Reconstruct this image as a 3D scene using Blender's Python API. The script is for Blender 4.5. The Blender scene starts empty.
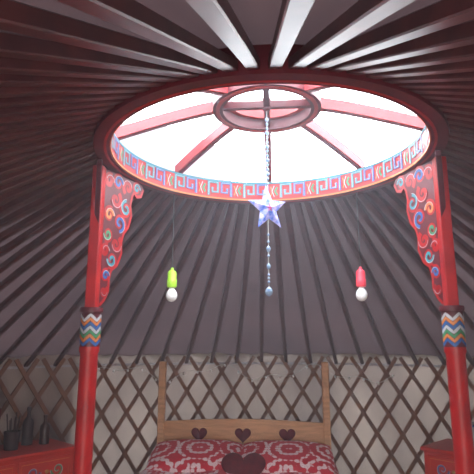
import bpy, bmesh, math, random
from mathutils import Vector, Matrix
random.seed(4)
S=bpy.context.scene
S.view_settings.view_transform='Standard'
C=bpy.context.collection
pi=math.pi

# ---------------- materials ----------------
def mat(name,c1,c2=None,rough=.6,scale=8,bump=0.0,stretch=(1,1,1),metal=0,spec=.5,sheen=0,detail=4):
    m=bpy.data.materials.new(name); m.use_nodes=True
    nt=m.node_tree; b=nt.nodes['Principled BSDF']
    b.inputs['Roughness'].default_value=rough; b.inputs['Metallic'].default_value=metal
    b.inputs['Specular IOR Level'].default_value=spec
    b.inputs['Sheen Weight'].default_value=sheen
    if c2 is None: c2=tuple(x*.75 for x in c1)
    tc=nt.nodes.new('ShaderNodeTexCoord'); mp=nt.nodes.new('ShaderNodeMapping'); mp.inputs['Scale'].default_value=stretch
    n=nt.nodes.new('ShaderNodeTexNoise'); n.inputs['Scale'].default_value=scale; n.inputs['Detail'].default_value=detail
    r=nt.nodes.new('ShaderNodeValToRGB'); r.color_ramp.elements[0].position=.35; r.color_ramp.elements[1].position=.65
    r.color_ramp.elements[0].color=(*c1,1); r.color_ramp.elements[1].color=(*c2,1)
    L=nt.links.new
    L(tc.outputs['Object'],mp.inputs[0]); L(mp.outputs[0],n.inputs['Vector']); L(n.outputs[0],r.inputs[0]); L(r.outputs[0],b.inputs['Base Color'])
    if bump:
        bp=nt.nodes.new('ShaderNodeBump'); bp.inputs['Strength'].default_value=bump; bp.inputs['Distance'].default_value=.01
        L(n.outputs[0],bp.inputs['Height']); L(bp.outputs[0],b.inputs['Normal'])
    return m
def fabric(name,dif,dif2,tr,tr2,scale=3,stretch=(1,1,1)):
    m=bpy.data.materials.new(name); m.use_nodes=True; nt=m.node_tree; nt.nodes.clear(); L=nt.links.new
    o=nt.nodes.new('ShaderNodeOutputMaterial'); add=nt.nodes.new('ShaderNodeAddShader')
    d=nt.nodes.new('ShaderNodeBsdfDiffuse'); t=nt.nodes.new('ShaderNodeBsdfTranslucent')
    tc=nt.nodes.new('ShaderNodeTexCoord'); mp=nt.nodes.new('ShaderNodeMapping'); mp.inputs['Scale'].default_value=stretch
    n=nt.nodes.new('ShaderNodeTexNoise'); n.inputs['Scale'].default_value=scale; n.inputs['Detail'].default_value=5
    L(tc.outputs['Object'],mp.inputs[0]); L(mp.outputs[0],n.inputs['Vector'])
    for sh,a,b in((d,dif,dif2),(t,tr,tr2)):
        r=nt.nodes.new('ShaderNodeValToRGB'); r.color_ramp.elements[0].position=.3; r.color_ramp.elements[1].position=.7
        r.color_ramp.elements[0].color=(*a,1); r.color_ramp.elements[1].color=(*b,1)
        L(n.outputs[0],r.inputs[0]); L(r.outputs[0],sh.inputs['Color'])
    L(d.outputs[0],add.inputs[0]); L(t.outputs[0],add.inputs[1]); L(add.outputs[0],o.inputs[0])
    return m
M={}
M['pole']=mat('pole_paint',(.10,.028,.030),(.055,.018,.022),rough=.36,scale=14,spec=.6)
M['red']=mat('red_paint',(.46,.010,.012),(.33,.008,.010),rough=.42,scale=10,bump=.1)
M['redlt']=mat('spoke_red_paint',(.42,.03,.035),(.32,.022,.028),rough=.45,scale=10)
M['maroon']=mat('maroon_paint',(.13,.012,.02),(.09,.009,.016),rough=.45,scale=10)
M['blue']=mat('blue_paint',(.03,.12,.36),(.02,.09,.3),rough=.5)
M['teal']=mat('teal_paint',(.04,.25,.30),(.03,.2,.26),rough=.5)
M['white']=mat('white_paint',(.5,.5,.54),(.42,.42,.46),rough=.5)
M['green']=mat('green_paint',(.05,.25,.12),(.04,.2,.09),rough=.5)
M['orange']=mat('orange_paint',(.65,.2,.05),(.55,.16,.04),rough=.5)
M['yellow']=mat('yellow_paint',(.65,.42,.1),(.55,.35,.08),rough=.5)
M['lattice']=mat('lattice_wood',(.23,.095,.045),(.15,.06,.03),rough=.65,scale=12,bump=.2)
M['pine']=mat('pine_wood',(.68,.34,.16),(.52,.25,.11),rough=.5,scale=6,stretch=(1,8,8),bump=.15)
M['plank']=mat('floor_wood',(.25,.12,.06),(.17,.08,.04),rough=.5,scale=5,stretch=(1,10,1),bump=.2)
M['dress']=mat('orange_red_lacquer',(.55,.03,.014),(.42,.02,.012),rough=.4,scale=5)
M['dark']=mat('dark_ceramic',(.035,.012,.014),(.025,.01,.012),rough=.6)
M['gluss']=mat('brown_glass',(.05,.015,.012),(.03,.01,.01),rough=.4)
M['grey']=mat('grey_cloth',(.5,.48,.5),(.38,.36,.4),rough=.9,scale=20,bump=.3)
M['blocker']=mat('light_blocker',(.2,.18,.18),(.15,.13,.14),rough=.95,scale=20)
M['velvet']=mat('dark_red_velvet',(.15,.004,.010),(.09,.003,.008),rough=.9,scale=20,sheen=.05)
M['limeg']=mat('lime_plastic',(.45,.85,.06),(.42,.8,.05),rough=.4)
M['pink']=mat('coral_plastic',(.95,.06,.10),(.9,.05,.09),rough=.4)
M['bulb']=mat('frosted_bulb',(.92,.92,.94),(.88,.88,.9),rough=.25)
M['cord']=mat('black_cord',(.02,.02,.02),(.03,.03,.03),rough=.6)
M['wire']=mat('pale_wire',(.5,.5,.48),(.45,.45,.43),rough=.6)
M['crys']=mat('crystal',(.30,.42,.55),(.15,.22,.42),rough=.12,scale=40)
M['crysr']=mat('star_red_glitter',(.6,.06,.18),(.35,.10,.45),rough=.3,scale=60)
M['starm']=mat('star_glitter',(.05,.14,.60),(.55,.48,.75),rough=.4,scale=45,bump=.2,detail=2)
M['steel']=mat('brass',(.7,.5,.2),(.6,.42,.16),rough=.3,metal=1)
M['ground']=mat('grass',(.08,.14,.04),(.05,.1,.03),rough=.9,scale=3)
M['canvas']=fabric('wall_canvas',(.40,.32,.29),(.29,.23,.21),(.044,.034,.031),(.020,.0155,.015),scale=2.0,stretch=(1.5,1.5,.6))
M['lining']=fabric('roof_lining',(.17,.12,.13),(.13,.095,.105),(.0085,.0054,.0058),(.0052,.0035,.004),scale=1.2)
M['flap']=fabric('flap_canvas',(.6,.62,.66),(.5,.52,.56),(.085,.09,.1),(.075,.08,.09),scale=3)

# bedspread: red and white, big ring medallions with a fine lace pattern
def spread():
    m=bpy.data.materials.new('bedspread_pattern'); m.use_nodes=True; nt=m.node_tree; b=nt.nodes['Principled BSDF']; L=nt.links.new
    b.inputs['Roughness'].default_value=.9; b.inputs['Sheen Weight'].default_value=.1
    tc=nt.nodes.new('ShaderNodeTexCoord')
    v=nt.nodes.new('ShaderNodeTexVoronoi'); v.inputs['Scale'].default_value=3.1; v.inputs['Randomness'].default_value=.15
    v2=nt.nodes.new('ShaderNodeTexVoronoi'); v2.inputs['Scale'].default_value=24; v2.inputs['Randomness'].default_value=.1
    w=nt.nodes.new('ShaderNodeMath'); w.operation='MULTIPLY'; w.inputs[1].default_value=26
    s=nt.nodes.new('ShaderNodeMath'); s.operation='SINE'
    a=nt.nodes.new('ShaderNodeMath'); a.operation='ADD'
    q=nt.nodes.new('ShaderNodeMath'); q.operation='MULTIPLY_ADD'; q.inputs[1].default_value=-3.4; q.inputs[2].default_value=1.55
    r=nt.nodes.new('ShaderNodeValToRGB'); r.color_ramp.interpolation='LINEAR'
    r.color_ramp.elements[0].position=.10; r.color_ramp.elements[1].position=.45
    r.color_ramp.elements[0].color=(.62,.015,.035,1); r.color_ramp.elements[1].color=(.88,.66,.68,1)
    L(tc.outputs['Object'],v.inputs['Vector']); L(tc.outputs['Object'],v2.inputs['Vector'])
    L(v.outputs['Distance'],w.inputs[0]); L(w.outputs[0],s.inputs[0]); L(v2.outputs['Distance'],q.inputs[0])
    L(s.outputs[0],a.inputs[0]); L(q.outputs[0],a.inputs[1]); L(a.outputs[0],r.inputs[0]); L(r.outputs[0],b.inputs['Base Color'])
    return m
M['spread']=spread()

# ---------------- mesh helpers ----------------
def obj(name,verts,faces,m,parent=None,smooth=False,loc=(0,0,0),rot=(0,0,0)):
    me=bpy.data.meshes.new(name); me.from_pydata([tuple(v) for v in verts],[],faces); me.update()
    bm=bmesh.new(); bm.from_mesh(me); bmesh.ops.recalc_face_normals(bm,faces=bm.faces); bm.to_mesh(me); bm.free()
    o=bpy.data.objects.new(name,me); C.objects.link(o); me.materials.append(M[m] if isinstance(m,str) else m)
    if smooth:
        for p in me.polygons: p.use_smooth=True
    o.location=loc; o.rotation_euler=rot
    if parent: o.parent=parent
    return o
def empty(name,loc=(0,0,0),rz=0):
    o=bpy.data.objects.new(name,None); C.objects.link(o); o.location=loc; o.rotation_euler=(0,0,rz); o.empty_display_size=.1; return o
def bev(o,w=.005,seg=2):
    b=o.modifiers.new('bevel','BEVEL'); b.width=w; b.segments=seg; b.limit_method='ANGLE'; return o
def boxvf(x0,x1,y0,y1,z0,z1):
    v=[(x,y,z) for x in(x0,x1) for y in(y0,y1) for z in(z0,z1)]
    f=[(0,1,3,2),(4,6,7,5),(0,4,5,1),(2,3,7,6),(0,2,6,4),(1,5,7,3)]
    return v,f
def box(name,b,m,parent=None,w=.004,**k):
    v,f=boxvf(*b); return bev(obj(name,v,f,m,parent,**k),w)
def merge(parts):
    V=[];F=[]
    for v,f in parts:
        n=len(V); V+=list(v); F+=[tuple(i+n for i in x) for x in f]
    return V,F
def lathevf(prof,seg=48,closed=False,cx=0,cy=0):
    V=[];F=[];n=len(prof)
    for i in range(seg):
        a=2*pi*i/seg
        for r,z in prof: V.append((cx+r*math.cos(a),cy+r*math.sin(a),z))
    for i in range(seg):
        j=(i+1)%seg
        for k in range(n if closed else n-1):
            l=(k+1)%n
            F.append((i*n+k,j*n+k,j*n+l,i*n+l))
    return V,F
def lathe(name,prof,m,parent=None,seg=48,closed=False,smooth=True,**k):
    v,f=lathevf(prof,seg,closed); o=obj(name,v,f,m,parent,smooth,**k)
    if smooth:
        o.data.set_sharp_from_angle(angle=math.radians(40))
    return o
def ribbon(parts,pts,w,fn,close=False):
    P=[Vector(p) for p in pts]; n=len(P); V=[];F=[]
    for i,p in enumerate(P):
        a=P[max(i-1,0)]; b=P[min(i+1,n-1)]
        if close: a=P[i-1]; b=P[(i+1)%n]
        t=(b-a); t=t.normalized() if t.length>1e-9 else Vector((1,0)); nr=Vector((-t.y,t.x))*w/2
        V.append(fn(*(p+nr))); V.append(fn(*(p-nr)))
    for i in range(n if close else n-1):
        j=(i+1)%n; F.append((2*i,2*j,2*j+1,2*i+1))
    parts.append((V,F))
def spiral(cx,cy,r,turns=1.6,a0=0,sgn=1,n=26):
    return [(cx+r*(1-.85*i/n)*math.cos(a0+sgn*turns*2*pi*i/n),cy+r*(1-.85*i/n)*math.sin(a0+sgn*turns*2*pi*i/n)) for i in range(n+1)]
def tube(name,pts,r,m,parent=None,cyc=False):
    cu=bpy.data.curves.new(name,'CURVE'); cu.dimensions='3D'; cu.bevel_depth=r; cu.bevel_resolution=2
    s=cu.splines.new('POLY'); s.points.add(len(pts)-1)
    for q,p in zip(s.points,pts): q.co=(*p,1)
    s.use_cyclic_u=cyc; cu.materials.append(M[m]); cu.use_fill_caps=True
    o=bpy.data.objects.new(name,cu); C.objects.link(o)
    if parent:o.parent=parent
    return o

# ---------------- shell ----------------
R=2.9; WT=1.34
ground=obj('ground',*lathevf([(0.001,-.12),(30,-.12)],48),'ground')
fl=[]
nb=38
for i in range(nb):
    x0=-R+i*2*R/nb; x1=x0+2*R/nb-.004; xm=max(abs(x0),abs(x1)); h=math.sqrt(max(R*R-xm*xm,.01))
    fl.append(boxvf(x0,x1,-h,h,-.03,0))
floor=obj('floor',*merge(fl),'plank')
lathe('floor_platform',[(0.001,-.03),(3.02,-.03),(3.02,-.12),(0.001,-.12)],'plank',floor,seg=64,smooth=False)
V=[];F=[];n=240;zs=[0,.2,.45,.7,.95,1.15,WT+.04]
da=.165
for i in range(n+1):
    a=-pi/2+da+(2*pi-2*da)*i/n
    for k,z in enumerate(zs):
        r=R+.012*math.sin(a*37+z*1.3)+.008*math.sin(a*91+2*z)+.01*math.sin(a*13+z*5)
        V.append((r*math.cos(a),r*math.sin(a),z))
for i in range(n):
    for k in range(len(zs)-1):
        m=len(zs); F.append((i*m+k,(i+1)*m+k,(i+1)*m+k+1,i*m+k+1))
wall=obj('wall_round',V,F,'canvas',smooth=True)
# unseen shell added outside to block daylight and darken the left wall
V=[];F=[];n=40
for i in range(n+1):
    a=math.radians(126+120*i/n)
    for z in(0,1.45): V.append((2.965*math.cos(a),2.965*math.sin(a),z))
for i in range(n): F.append((2*i,2*i+2,2*i+3,2*i+1))
obj('outer_light_blocker',V,F,'blocker',wall,True)
# lattice
parts=[];NL=82;dth=.30;zb,zt=.0,1.335
for fam,sg,rr in((0,1,2.835),(1,-1,2.849)):
    for i in range(NL):
        th=2*pi*i/NL+.02
        K=10; V=[];F=[]
        for k in range(K+1):
            t=k/K; z=zb+(zt-zb)*t; a=th+sg*dth*t
            hw=.0165
            du=sg*dth*rr; dz=zt-zb; Ln=math.hypot(du,dz); nu,nz=dz/Ln,-du/Ln
            for s in(-1,1):
                aa=a+s*hw*nu/rr; zz=z+s*hw*nz
                for r2 in(rr-.006,rr+.006):
                    V.append((r2*math.cos(aa),r2*math.sin(aa),zz))
        m1=(th+pi/2+pi)%(2*pi)-pi; m2=(th+sg*dth+pi/2+pi)%(2*pi)-pi
        if abs(m1)<da or abs(m2)<da or (m1*m2<0 and abs(m1)<1): continue
        for k in range(K):
            b=k*4;c=b+4
            F+=[(b,b+1,c+1,c),(b+2,c+2,c+3,b+3),(b,c,c+2,b+2),(b+1,b+3,c+3,c+1)]
        F+=[(0,2,3,1),(K*4,K*4+1,K*4+3,K*4+2)]
        parts.append((V,F))
obj('lattice_wall',*merge(parts),'lattice')
lathe('trim_1',[(2.858,1.26),(2.87,1.26),(2.87,1.28),(2.858,1.28)],'grey',seg=96,closed=True)
# door frame + open door leaf behind the camera
dr=empty('door_1',(0,-2.85,0))
parts=[boxvf(-.47,-.41,-.06,.06,0,1.36),boxvf(.41,.47,-.06,.06,0,1.36),boxvf(-.47,.47,-.06,.06,1.30,1.36),boxvf(-.47,.47,-.06,.06,0,.05)]
bev(obj('frame',*merge(parts),'red',dr))
leaf=empty('leaf'); leaf.parent=dr
leaf.location=(.43,-.07,.02)
leaf.rotation_euler=(0,0,math.radians(-80))
bev(obj('panel',*merge([boxvf(0,.82,-.02,.02,.04,1.27),boxvf(.08,.38,-.03,.03,.15,.6),boxvf(.45,.74,-.03,.03,.15,.6),boxvf(.08,.38,-.03,.03,.7,1.2),boxvf(.45,.74,-.03,.03,.7,1.2)]),'orange',leaf))

RI,RO,ZB,ZT=.668,.73,2.26,2.375
# roof lining cone
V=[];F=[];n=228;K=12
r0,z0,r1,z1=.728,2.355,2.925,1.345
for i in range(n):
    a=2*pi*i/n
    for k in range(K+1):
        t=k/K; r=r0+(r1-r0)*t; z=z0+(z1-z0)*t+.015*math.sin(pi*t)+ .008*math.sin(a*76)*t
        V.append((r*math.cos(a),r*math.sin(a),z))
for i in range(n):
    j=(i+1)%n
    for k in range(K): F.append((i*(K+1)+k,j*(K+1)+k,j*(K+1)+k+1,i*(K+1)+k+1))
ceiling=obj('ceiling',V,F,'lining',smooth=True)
# roof poles
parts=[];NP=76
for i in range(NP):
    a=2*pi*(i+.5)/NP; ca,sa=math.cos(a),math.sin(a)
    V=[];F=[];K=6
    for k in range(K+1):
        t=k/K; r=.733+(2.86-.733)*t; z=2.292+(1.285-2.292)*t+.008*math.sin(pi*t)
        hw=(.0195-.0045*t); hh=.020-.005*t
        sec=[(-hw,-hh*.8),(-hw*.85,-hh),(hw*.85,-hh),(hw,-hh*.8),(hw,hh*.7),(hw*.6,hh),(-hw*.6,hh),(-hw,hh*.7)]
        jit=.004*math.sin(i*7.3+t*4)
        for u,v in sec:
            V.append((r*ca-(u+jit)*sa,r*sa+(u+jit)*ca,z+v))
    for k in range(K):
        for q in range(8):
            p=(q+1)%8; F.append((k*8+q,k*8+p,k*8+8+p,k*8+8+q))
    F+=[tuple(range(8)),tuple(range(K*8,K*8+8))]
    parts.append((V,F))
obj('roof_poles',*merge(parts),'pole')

# ---------------- crown ----------------
crown=empty('yurt_crown')
lathe('outer_ring',[(RI,ZB),(RO,ZB),(RO,ZT),(RI,ZT)],'maroon',crown,seg=96,closed=True)
lathe('inner_face_panel',[(RI-.003,ZB+.004),(RI-.003,ZT-.004),(RI+.002,ZT-.004),(RI+.002,ZB+.004)],'red',crown,seg=96,closed=True)
for z,mm in((ZB+.008,'orange'),(ZT-.008,'teal')):
    lathe('inner_line',[(RI-.006,z-.004),(RI-.006,z+.004),(RI-.001,z+.004),(RI-.001,z-.004)],mm,crown,seg=96,closed=True)
fn=lambda u,v:(math.cos(u/RI)*(RI-.007),math.sin(u/RI)*(RI-.007),ZB+v)
fn2=lambda u,v:(math.cos(u/RI)*(RI-.009),math.sin(u/RI)*(RI-.009),ZB+v)
W={k:[] for k in('white','blue','teal','green','orange','yellow')}
NM=20; per=2*pi*RI/NM
def keyf(x,s,w,h0,h1):
    h=h1-h0
    return [(x,h0),(x,h1),(x+s*w,h1),(x+s*w,h0+h*.28),(x+s*w*.42,h0+h*.28),(x+s*w*.42,h0+h*.62)]
for i in range(NM):
    u=i*per
    ribbon(W['blue'],keyf(u+per*.05,1,per*.26,.020,.096),.016,fn)
    ribbon(W['white'],keyf(u+per*.05,1,per*.26,.020,.096),.0025,fn2)
    ribbon(W['teal'],keyf(u+per*.68,-1,per*.26,.020,.096),.016,fn)
    ribbon(W['white'],keyf(u+per*.68,-1,per*.26,.020,.096),.0025,fn2)
    ribbon(W['green'],[(u+per*.78,.035),(u+per*.84,.058),(u+per*.78,.082)],.012,fn)
    ribbon(W['white'],[(u+per*.86,.025),(u+per*.92,.058),(u+per*.86,.09)],.004,fn2)
    ribbon(W['orange'],[(u+per*.96,.03),(u+per*.91,.058),(u+per*.96,.085)],.007,fn)
for k,v in W.items():
    if v: obj('scroll_'+k,*merge(v),k,crown)
lathe('underside_stripe',[(RI+.012,ZB-.002),(RI+.022,ZB-.002),(RI+.022,ZB+.001),(RI+.012,ZB+.001)],'red',crown,seg=96,closed=True)
# hub
HZ=2.52
lathe('hub_ring',[(.195,HZ-.03),(.24,HZ-.03),(.24,HZ+.03),(.195,HZ+.03)],'maroon',crown,seg=64,closed=True)
lathe('hub_stripe',[(.210,HZ-.033),(.226,HZ-.033),(.226,HZ-.028),(.210,HZ-.028)],'red',crown,seg=64,closed=True)
lathe('hub_upper_ring',[(.172,HZ+.02),(.200,HZ+.02),(.200,HZ+.06),(.172,HZ+.06)],'red',crown,seg=64,closed=True)
lathe('hub_boss',[(0.001,HZ-.03),(.015,HZ-.028),(.02,HZ-.02),(.02,HZ+.03),(.001,HZ+.03)],'maroon',crown,seg=24)
for i in range(8):
    a=i*pi/4; ca,sa=math.cos(a),math.sin(a); K=10
    def sp(ra,rb,hw,hh,nm,mm,dz=0):
        V=[];F=[]
        for k in range(K+1):
            r=ra+(rb-ra)*k/K; z=HZ-.125*max(0,(r-.2)/.5)**1.25+dz
            for u,v in((-hw,-hh),(hw,-hh),(hw,hh),(-hw,hh)): V.append((r*ca-u*sa,r*sa+u*ca,z+v))
        for k in range(K):
            for q in range(4):
                p=(q+1)%4; F.append((k*4+q,k*4+p,k*4+4+p,k*4+4+q))
        F+=[(0,1,2,3),tuple(range(K*4,K*4+4))]
        obj(nm,V,F,mm,crown)
    sp(.235,.70,.017,.025,'spoke_%d'%(i+1),'redlt')
    sp(.25,.68,.006,.003,'spoke_line_%d'%(i+1),'maroon',-.027)
    if i%2==0: sp(.015,.198,.013,.016,'hub_arm_%d'%(i+1),'maroon')
V=[(-.80,-.10,2.43),(-.42,.30,2.56),(-.16,.60,2.48),(-.25,.85,2.40),(-.62,.62,2.40),(-.85,.3,2.40)]
obj('crown_flap',V,[(0,1,4,5),(1,2,3,4)],'flap')

# ---------------- support posts ----------------
def post(side):
    e=empty('support_post',(side*.74-(.006 if side<0 else .014),0,0))
    lathe('shaft',[(.001,0),(.06,0),(.06,.06),(.045,.08),(.036,.2),(.036,1.44),(.041,1.45),(.041,1.468),(.001,1.468)],'red',e,seg=32)
    RN=.040
    lathe('neck',[(.001,1.466),(RN,1.466),(RN,1.615),(.001,1.615)],'maroon',e,seg=40)
    W={}
    cols=['blue','orange','green','white','blue','orange','white']
    fm=lambda u,v:(math.cos(u/RN)*(RN+.002),math.sin(u/RN)*(RN+.002),v)
    nz=5; L_=2*pi*RN
    for k,c in enumerate(cols):
        z=1.474+k*.0165
        zg=[(L_*j/(nz*8),z+.024*abs(((j/8*1.0)%1)*2-1)) for j in range(nz*8+1)]
        ribbon(W.setdefault(c,[]),zg,.011,fm)
    for k,v in W.items(): obj('chevron_'+k,*merge(v),k,e)
    box('upper_stile',(-.024,.024,-.024,.024,1.61,ZB-.008),'red',e,.006)
    lathe('collar',[(.001,1.608),(.046,1.608),(.048,1.618),(.046,1.628),(.001,1.628)],'maroon',e,seg=32)
    d=Vector((-side*.33,.944)); nv=Vector((d.y,-d.x))
    ZC=ZB-.008
    prof=[(-.02,ZC),(.31,ZC),(.33,2.225),(.31,2.185),(.275,2.175),(.25,2.19),(.235,2.165),(.225,2.12),(.235,2.07),(.215,2.01),(.18,1.975),(.165,1.93),(.17,1.88),(.14,1.82),(.10,1.795),(.085,1.75),(.085,1.70),(.06,1.66),(.03,1.635),(-.02,1.635)]
    V=[];n=len(prof)
    for s in(-.014,.014):
        for a,z in prof: V.append((d.x*a+nv.x*s,d.y*a+nv.y*s,z))
    F=[tuple(range(n)),tuple(range(n,2*n))]+[(i,(i+1)%n,n+(i+1)%n,n+i) for i in range(n)]
    bev(obj('bracket',V,F,'maroon',e),.003)
    prof2=[(-.02,ZC),(-.10,ZC),(-.105,2.225),(-.08,2.20),(-.06,2.15),(-.055,2.10),(-.035,2.05),(-.02,1.98)]
    V=[];n=len(prof2)
    for s in(-.014,.014):
        for a,z in prof2: V.append((d.x*a*-1+nv.x*s,d.y*a+nv.y*s,z))
    F=[tuple(range(n)),tuple(range(n,2*n))]+[(i,(i+1)%n,n+(i+1)%n,n+i) for i in range(n)]
    bev(obj('bracket_near',V,F,'maroon',e),.003)
    for s in(-1,1):
        W={}
        def fm(u,v,o=.016): return (d.x*u+nv.x*s*o,d.y*u+nv.y*s*o,v)
        f2=lambda u,v: fm(u,v,.0175)
        f0=lambda u,v: fm(u,v,.0152)
        for (cx,cz,r,a0,sg,c) in((.265,2.22,.024,0,1,'teal'),(.195,2.205,.034,pi,-1,'red'),(.12,2.21,.032,0,1,'blue'),(.055,2.20,.028,0,1,'red'),(.185,2.10,.038,pi/2,1,'teal'),
               (.105,2.125,.036,0,-1,'red'),(.14,2.02,.038,-pi/2,1,'blue'),(.065,2.045,.030,0,1,'orange'),(.12,1.92,.034,0,-1,'red'),(.06,1.955,.026,pi,1,'green'),
               (.095,1.845,.03,pi,1,'teal'),(.05,1.88,.022,0,1,'red'),(.06,1.77,.022,0,1,'blue'),(.052,1.70,.018,0,-1,'red')):
            ribbon(W.setdefault('red',[]),spiral(cx,cz,r*1.15,1.0,a0+1,sg),.024,f0)
            ribbon(W.setdefault(c,[]),spiral(cx,cz,r,1.1,a0,sg),.013,fm)
            ribbon(W.setdefault('white',[]),spiral(cx,cz,r*1.2,1.2,a0,sg)[:11],.0025,f2)
        edge=[(a*.965+.0,z+.005) for a,z in prof[2:-1]]
        ribbon(W.setdefault('red',[]),edge,.014,fm)
        for k,v in W.items(): obj('carving_'+k,*merge(v),k,e)
    return e
post(-1); post(1)

# ---------------- hanging star ----------------
st=empty('hanging_star_ornament',(0,0,0))
tube('thread',[(0,0,HZ-.03),(0,0,1.70)],.0015,'wire',st)
def starvf(Ro,Ri,th):
    V=[(0,-th,0),(0,th,0)]
    for i in range(10):
        a=pi/2+i*pi/5; r=Ro if i%2==0 else Ri
        V.append((r*math.cos(a),0,r*math.sin(a)))
    F=[]
    for i in range(10):
        j=(i+1)%10; F+=[(0,2+i,2+j),(1,2+j,2+i)]
    return V,F
obj('star',*starvf(.104,.045,.018),'starm',st,loc=(0,0,2.045),rot=(0,math.radians(-6),math.radians(36)))
V,F=starvf(.05,.022,.012)
obj('star_centre',[(x,y*2.0,z) for x,y,z in V],F,'crysr',st,loc=(0,0,2.045),rot=(0,math.radians(-6),math.radians(36)))
parts=[]
def bead(z,r,el=1):
    V=[(0,0,z+r*el),(0,0,z-r*el)];n=8
    for k,(rr,dz) in enumerate(((r*.75,.6),(r,0),(r*.75,-.6))):
        for i in range(n):
            a=2*pi*i/n; V.append((rr*math.cos(a),rr*math.sin(a),z+dz*r*el))
    F=[]
    for i in range(n):
        j=(i+1)%n; F+=[(0,2+i,2+j),(2+i,10+i,10+j,2+j),(10+i,18+i,18+j,10+j),(18+i,1,18+j)]
    return V,F
for k in range(15):
    z=2.45-k*.021; parts.append(bead(z,.0065 if k%3 else .009,1.2))
for z in(1.93,1.90,1.86,1.84,1.80,1.76,1.745,1.73): parts.append(bead(z,.006))
parts.append(bead(1.87,.010,1.3)); parts.append(bead(1.795,.009,1.6))
parts.append(bead(1.69,.016,1.3))
obj('beads',*merge(parts),'crys',st)

# ---------------- pendant bulbs ----------------
def pendant(x,y,m):
    e=empty('pendant_bulb',(x,y,0))
    tube('cord',[(0,0,ZB-.001),(0,0,1.85)],.0028,'cord',e)
    lathe('socket',[(.001,1.862),(.007,1.86),(.009,1.848),(.019,1.842),(.023,1.832),(.023,1.80),(.0255,1.796),(.0255,1.765),(.022,1.758),(.001,1.758)],m,e,seg=24)
    lathe('bulb',[(.001,1.762),(.013,1.76),(.015,1.75),(.024,1.738),(.029,1.722),(.029,1.710),(.024,1.697),(.014,1.688),(.001,1.685)],'bulb',e,seg=24)
pendant(-.505,.47,'limeg'); pendant(.462,.51,'pink')

# ---------------- string lights ----------------
sl=empty('string_lights')
pts=[];bp=[]
rr=2.815
n=150
for i in range(n+1):
    t=i/n; a=math.radians(124-56*t); z=1.20+.055*math.sin(t*19)+.03*math.sin(t*43+1)-.02*t
    pts.append((rr*math.cos(a),rr*math.sin(a),z))
    if i%7==3: bp.append(Vector(pts[-1]))
tube('wire',pts,.0022,'wire',sl)
parts=[]
for p in bp:
    V,F=bead(0,.011,1.3); parts.append(([(x+p.x,y+p.y-.004,z+p.z-.012) for x,y,z in V],F))
obj('lamps',*merge(parts),'bulb',sl)

# ---------------- bed ----------------
bx=-.27; bed=empty('bed',(bx,0,0))
parts=[boxvf(-.75,-.69,2.47,2.53,0,1.30),boxvf(.69,.75,2.47,2.53,0,1.30)]
bev(obj('headboard_posts',*merge(parts),'pine',bed),.008)
V=[];F=[];n=30
for i in range(n+1):
    x=-.69+1.38*i/n; zt_=.79+.025*math.cos(x/.69*pi/2)
    for y in(2.485,2.515):
        V+= [(x,y,.55),(x,y,zt_)]
for i in range(n):
    b=i*4;c=b+4; F+=[(b,b+1,c+1,c),(b+2,c+2,c+3,b+3),(b+1,b+3,c+3,c+1),(b,c,c+2,b+2)]
F+=[(0,2,3,1),(n*4,n*4+1,n*4+3,n*4+2)]
obj('headboard_rail',V,F,'pine',bed)
box('lower_rail',(-.69,.69,2.485,2.515,.30,.5),'pine',bed)
box('side_rail_1',(-.74,-.71,.5,2.48,.22,.38),'pine',bed)
box('side_rail_2',(.71,.74,.5,2.48,.22,.38),'pine',bed)
box('foot_board',(-.75,.75,.46,.50,.0,.5),'pine',bed,.01)
box('mattress',(-.70,.70,.52,2.46,.25,.46),'white',bed,.05)
def heartpts(n=48):
    P=[]
    for i in range(n):
        t=2*pi*i/n; P.append((16*math.sin(t)**3/16,(13*math.cos(t)-5*math.cos(2*t)-2*math.cos(3*t)-math.cos(4*t))/16))
    return P
def heart(name,sz,th,m,parent,loc,rot):
    P=heartpts();n=len(P);V=[];F=[]
    ks=[1,.97,.88,.72,.5,.25]
    for s in(-1,1):
        base=[]
        for k in ks:
            st_=len(V); base.append(st_)
            for x,z in P: V.append((x*sz*k,s*th*math.sqrt(max(0,1-k*k)) if k<1 else 0,(z-.1)*sz*k+.1*sz))
        c=len(V); V.append((0,s*th,.1*sz))
        for a_,b_ in zip(base,base[1:]):
            for i in range(n): j=(i+1)%n; F.append((a_+i,a_+j,b_+j,b_+i))
        for i in range(n): F.append((base[-1]+i,base[-1]+(i+1)%n,c))
    return obj(name,V,F,m,parent,True,loc=loc,rot=rot)
for i,x in enumerate((-.38,.0,.38)):
    heart('headboard_heart_%d'%(i+1),.070,.012,'velvet',bed,(x,2.478,.69),(0,0,0))
V=[];F=[];nx,ny=60,60
for j in range(ny+1):
    y=.50+1.93*j/ny
    for i in range(nx+1):
        u=-1.15+2.3*i/nx
        au=abs(u); top=.70
        if au<top: x=u; z=.50
        else:
            q=min((au-top)/.12,1)*pi/2; x=math.copysign(top+.08*math.sin(q)+.02*(au-top)+.012*math.sin(y*16)*min(1,(au-top)*4),u); z=.50-.08*(1-math.cos(q))-max(0,au-top-.12)
        z+=.012*math.sin(y*7+u*3)*max(0,1-au)+.008*math.sin(u*11-y*5)
        V.append((x,y,z))
for j in range(ny):
    for i in range(nx): b=j*(nx+1)+i; F.append((b,b+1,b+nx+2,b+nx+1))
o=obj('bedspread',V,F,'spread',bed,True); so=o.modifiers.new('t','SOLIDIFY'); so.thickness=.015; so.offset=0
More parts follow.
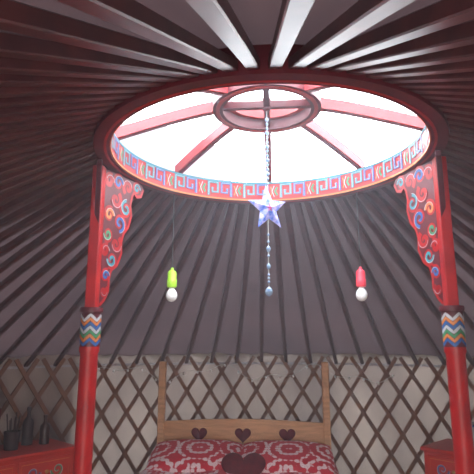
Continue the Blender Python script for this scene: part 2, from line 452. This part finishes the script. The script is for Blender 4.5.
def pillow(name,w,d,h,m,parent,loc,rot):
    V=[];F=[];n=24
    for s in(-1,1):
        for j in range(n+1):
            for i in range(n+1):
                u=-1+2*i/n;v=-1+2*j/n
                e=max(0,(1-abs(u)**3.0))*max(0,(1-abs(v)**3.0))
                V.append((u*w/2*(1-.05*abs(v)**2),v*d/2*(1-.06*abs(u)**2),s*h/2*e**.55))
    q=(n+1)**2
    for s in(0,1):
        for j in range(n):
            for i in range(n): b=s*q+j*(n+1)+i; F.append((b,b+1,b+n+2,b+n+1))
    return obj(name,V,F,m,parent,True,loc=loc,rot=rot)
pillow('pillow_1',.76,.50,.15,'spread',bed,(-.36,2.22,.565),(math.radians(14),0,math.radians(2)))
pillow('pillow_2',.76,.50,.15,'spread',bed,(.36,2.22,.565),(math.radians(14),0,math.radians(-2)))
heart('heart_cushion',.17,.05,'velvet',bed,(.035,1.96,.545),(math.radians(-48),0,0))

# ---------------- dressers ----------------
def dresser(phi,rf,w=.84,dp=.42,h=.75):
    cx,cy=(rf+dp/2)*math.sin(phi),(rf+dp/2)*math.cos(phi)
    e=empty('dresser',(cx,cy,0),-phi)
    box('carcass',(-w/2,w/2,-dp/2,dp/2,.08,h-.025),'dress',e,.006)
    box('top',(-w/2-.015,w/2+.015,-dp/2-.02,dp/2,h-.025,h),'dress',e,.006)
    box('plinth',(-w/2+.02,w/2-.02,-dp/2+.02,dp/2-.02,0,.08),'maroon',e)
    yf=-dp/2
    W={}
    k=0
    for (x0,x1,z0,z1) in((-w/2+.03,-.01,.54,.70),(.01,w/2-.03,.54,.70),(-w/2+.03,-.01,.12,.51),(.01,w/2-.03,.12,.51)):
        k+=1
        box('door_panel_%d'%k if z1<.6 else 'drawer_%d'%k,(x0,x1,yf-.012,yf+.01,z0,z1),'dress',e,.005)
        fm=lambda u,v:(u,yf-.0135,v)
        m=.02
        ribbon(W.setdefault('orange',[]),[(x0+m,z0+m),(x1-m,z0+m),(x1-m,z1-m),(x0+m,z1-m)],.005,fm,True)
        cxm=(x0+x1)/2; czm=(z0+z1)/2
        rr=min(.045,(z1-z0)*.28)
        for s,c in((-1,'blue'),(1,'green')):
            ribbon(W.setdefault(c,[]),spiral(cxm+s*.085,czm,rr,1.4,0 if s<0 else pi,s),.01,fm)
            ribbon(W.setdefault('white',[]),spiral(cxm+s*.085,czm,rr*1.2,1.4,0 if s<0 else pi,s),.004,lambda u,v:(u,yf-.0145,v))
        lathe('knob_%d'%k,[(.001,0),(.006,0),(.006,.012),(.013,.018),(.013,.024),(.001,.028)],'steel',e,seg=16,loc=(cxm,yf-.012,czm),rot=(pi/2,0,0))
    for c,v in W.items(): obj('painting_'+c,*merge(v),c,e)
    return e,(cx,cy)
dl,lc=dresser(math.radians(-52),2.13)
dR,rc=dresser(math.radians(42),2.05)
def onD(c,phi,u,v):
    t=(math.cos(phi),-math.sin(phi)); nn=(math.sin(phi),math.cos(phi))
    return (c[0]+u*t[0]+v*nn[0],c[1]+u*t[1]+v*nn[1])
pl=math.radians(-52)
def bottle(u,v,h,r,m,nm='bottle'):
    x,y=onD(lc,pl,u,v)
    lathe(nm,[(.001,0),(r,0),(r,h*.55),(r*.9,h*.64),(r*.35,h*.74),(r*.33,h*.9),(r*.42,h*.9),(r*.42,h),(.001,h)],m,None,seg=24,loc=(x,y,.75))
bottle(.30,.02,.20,.035,'gluss'); bottle(.20,.08,.26,.038,'dark')
x,y=onD(lc,pl,.05,.0)
br=empty('brush_pot',(x,y,.75))
lathe('pot',[(.001,0),(.045,0),(.055,.12),(.05,.12),(.042,.01),(.001,.01)],'dark',br,seg=24)
for i in range(8):
    a=i*pi/4; tube('brush_%d'%(i+1),[(.02*math.cos(a),.02*math.sin(a),.012),(.045*math.cos(a),.045*math.sin(a),.20+.02*(i%3))],.005,'gluss',br)
x,y=onD(lc,pl,-.16,.04)
tm=empty('table_mirror',(x,y,.75),-pl)
lathe('foot',[(.001,0),(.08,0),(.075,.012),(.012,.02),(.010,.10),(.001,.10)],'dark',tm,seg=32)
lathe('frame',[(.11,-.012),(.135,-.012),(.135,.012),(.11,.012)],'maroon',tm,seg=40,closed=True,loc=(0,0,.23),rot=(pi/2,0,0))
M['mirror']=mat('mirror_glass',(.8,.8,.82),(.78,.78,.8),rough=.05,metal=1)
lathe('glass',[(.001,-.004),(.112,-.004),(.112,.004),(.001,.004)],'mirror',tm,seg=40,loc=(0,0,.23),rot=(pi/2,0,0))
pr=math.radians(42)
x,y=onD(rc,pr,-.20,.06)
bag=empty('cloth_bag',(x,y,.75),-pr)
V,F=lathevf([(.001,0),(.075,.0),(.095,.03),(.10,.08),(.085,.13),(.045,.16),(.035,.175),(.06,.20),(.05,.20),(.001,.17)],40)
V=[(a*(1+.06*math.sin(9*math.atan2(b,a)))*.8,b*(1+.06*math.sin(9*math.atan2(b,a)))*.8,c*.8) for a,b,c in V]
obj('sack',V,F,'grey',bag,True)
tube('tie',[(.037*math.cos(2*pi*i/20),.037*math.sin(2*pi*i/20),.134) for i in range(20)],.005,'blue',bag,True)
x,y=onD(rc,pr,.12,.02)
lathe('enamel_pot',[(.001,0),(.07,0),(.085,.04),(.085,.12),(.09,.125),(.08,.14),(.02,.16),(.015,.18),(.001,.185)],'teal',None,seg=32,loc=(x,y,.75))

# ---------------- haze volume added for skylight glow and lifted blacks ----------------
vm=bpy.data.materials.new('haze_volume'); vm.use_nodes=True; nt=vm.node_tree; nt.nodes.clear()
vo=nt.nodes.new('ShaderNodeOutputMaterial'); vs=nt.nodes.new('ShaderNodeVolumeScatter')
vs.inputs['Color'].default_value=(.84,.87,1,1); vs.inputs['Density'].default_value=.040; vs.inputs['Anisotropy'].default_value=.5
nt.links.new(vs.outputs[0],vo.inputs['Volume'])
M['air']=vm
obj('air_haze',*lathevf([(.0005,.01),(2.78,.01),(2.78,1.22),(.64,2.25),(.64,2.6),(.0005,2.6)],64),'air',floor)

# ---------------- light ----------------
w=bpy.data.worlds.new('sky'); S.world=w; w.use_nodes=True
bg=w.node_tree.nodes['Background']; bg.inputs[0].default_value=(.88,.94,1,1); bg.inputs[1].default_value=11.5
def area(name,loc,rot,sx,sy,e=0,portal=False,col=(1,1,1)):
    l=bpy.data.lights.new(name,'AREA'); l.shape='RECTANGLE'; l.size=sx; l.size_y=sy; l.energy=e; l.color=col
    o=bpy.data.objects.new(name,l); C.objects.link(o); o.location=loc; o.rotation_euler=rot
    if portal: l.cycles.is_portal=True
    return o
area('doorway_fill',(0,-2.95,.68),(math.radians(90),0,0),.8,1.25,45,col=(1,.95,.9))  # added fill lamp, out of view in the door opening behind the camera
area('crown_sky_portal',(0,0,2.62),(0,0,0),1.5,1.5,portal=True)

cam=bpy.data.cameras.new('cam'); co=bpy.data.objects.new('camera',cam); C.objects.link(co); S.camera=co
cam.lens=500/474*36; cam.sensor_width=36; cam.clip_start=.02
co.location=(.025,-2.07,1.5); co.rotation_euler=(math.radians(90+11.5),0,math.radians(4.35))
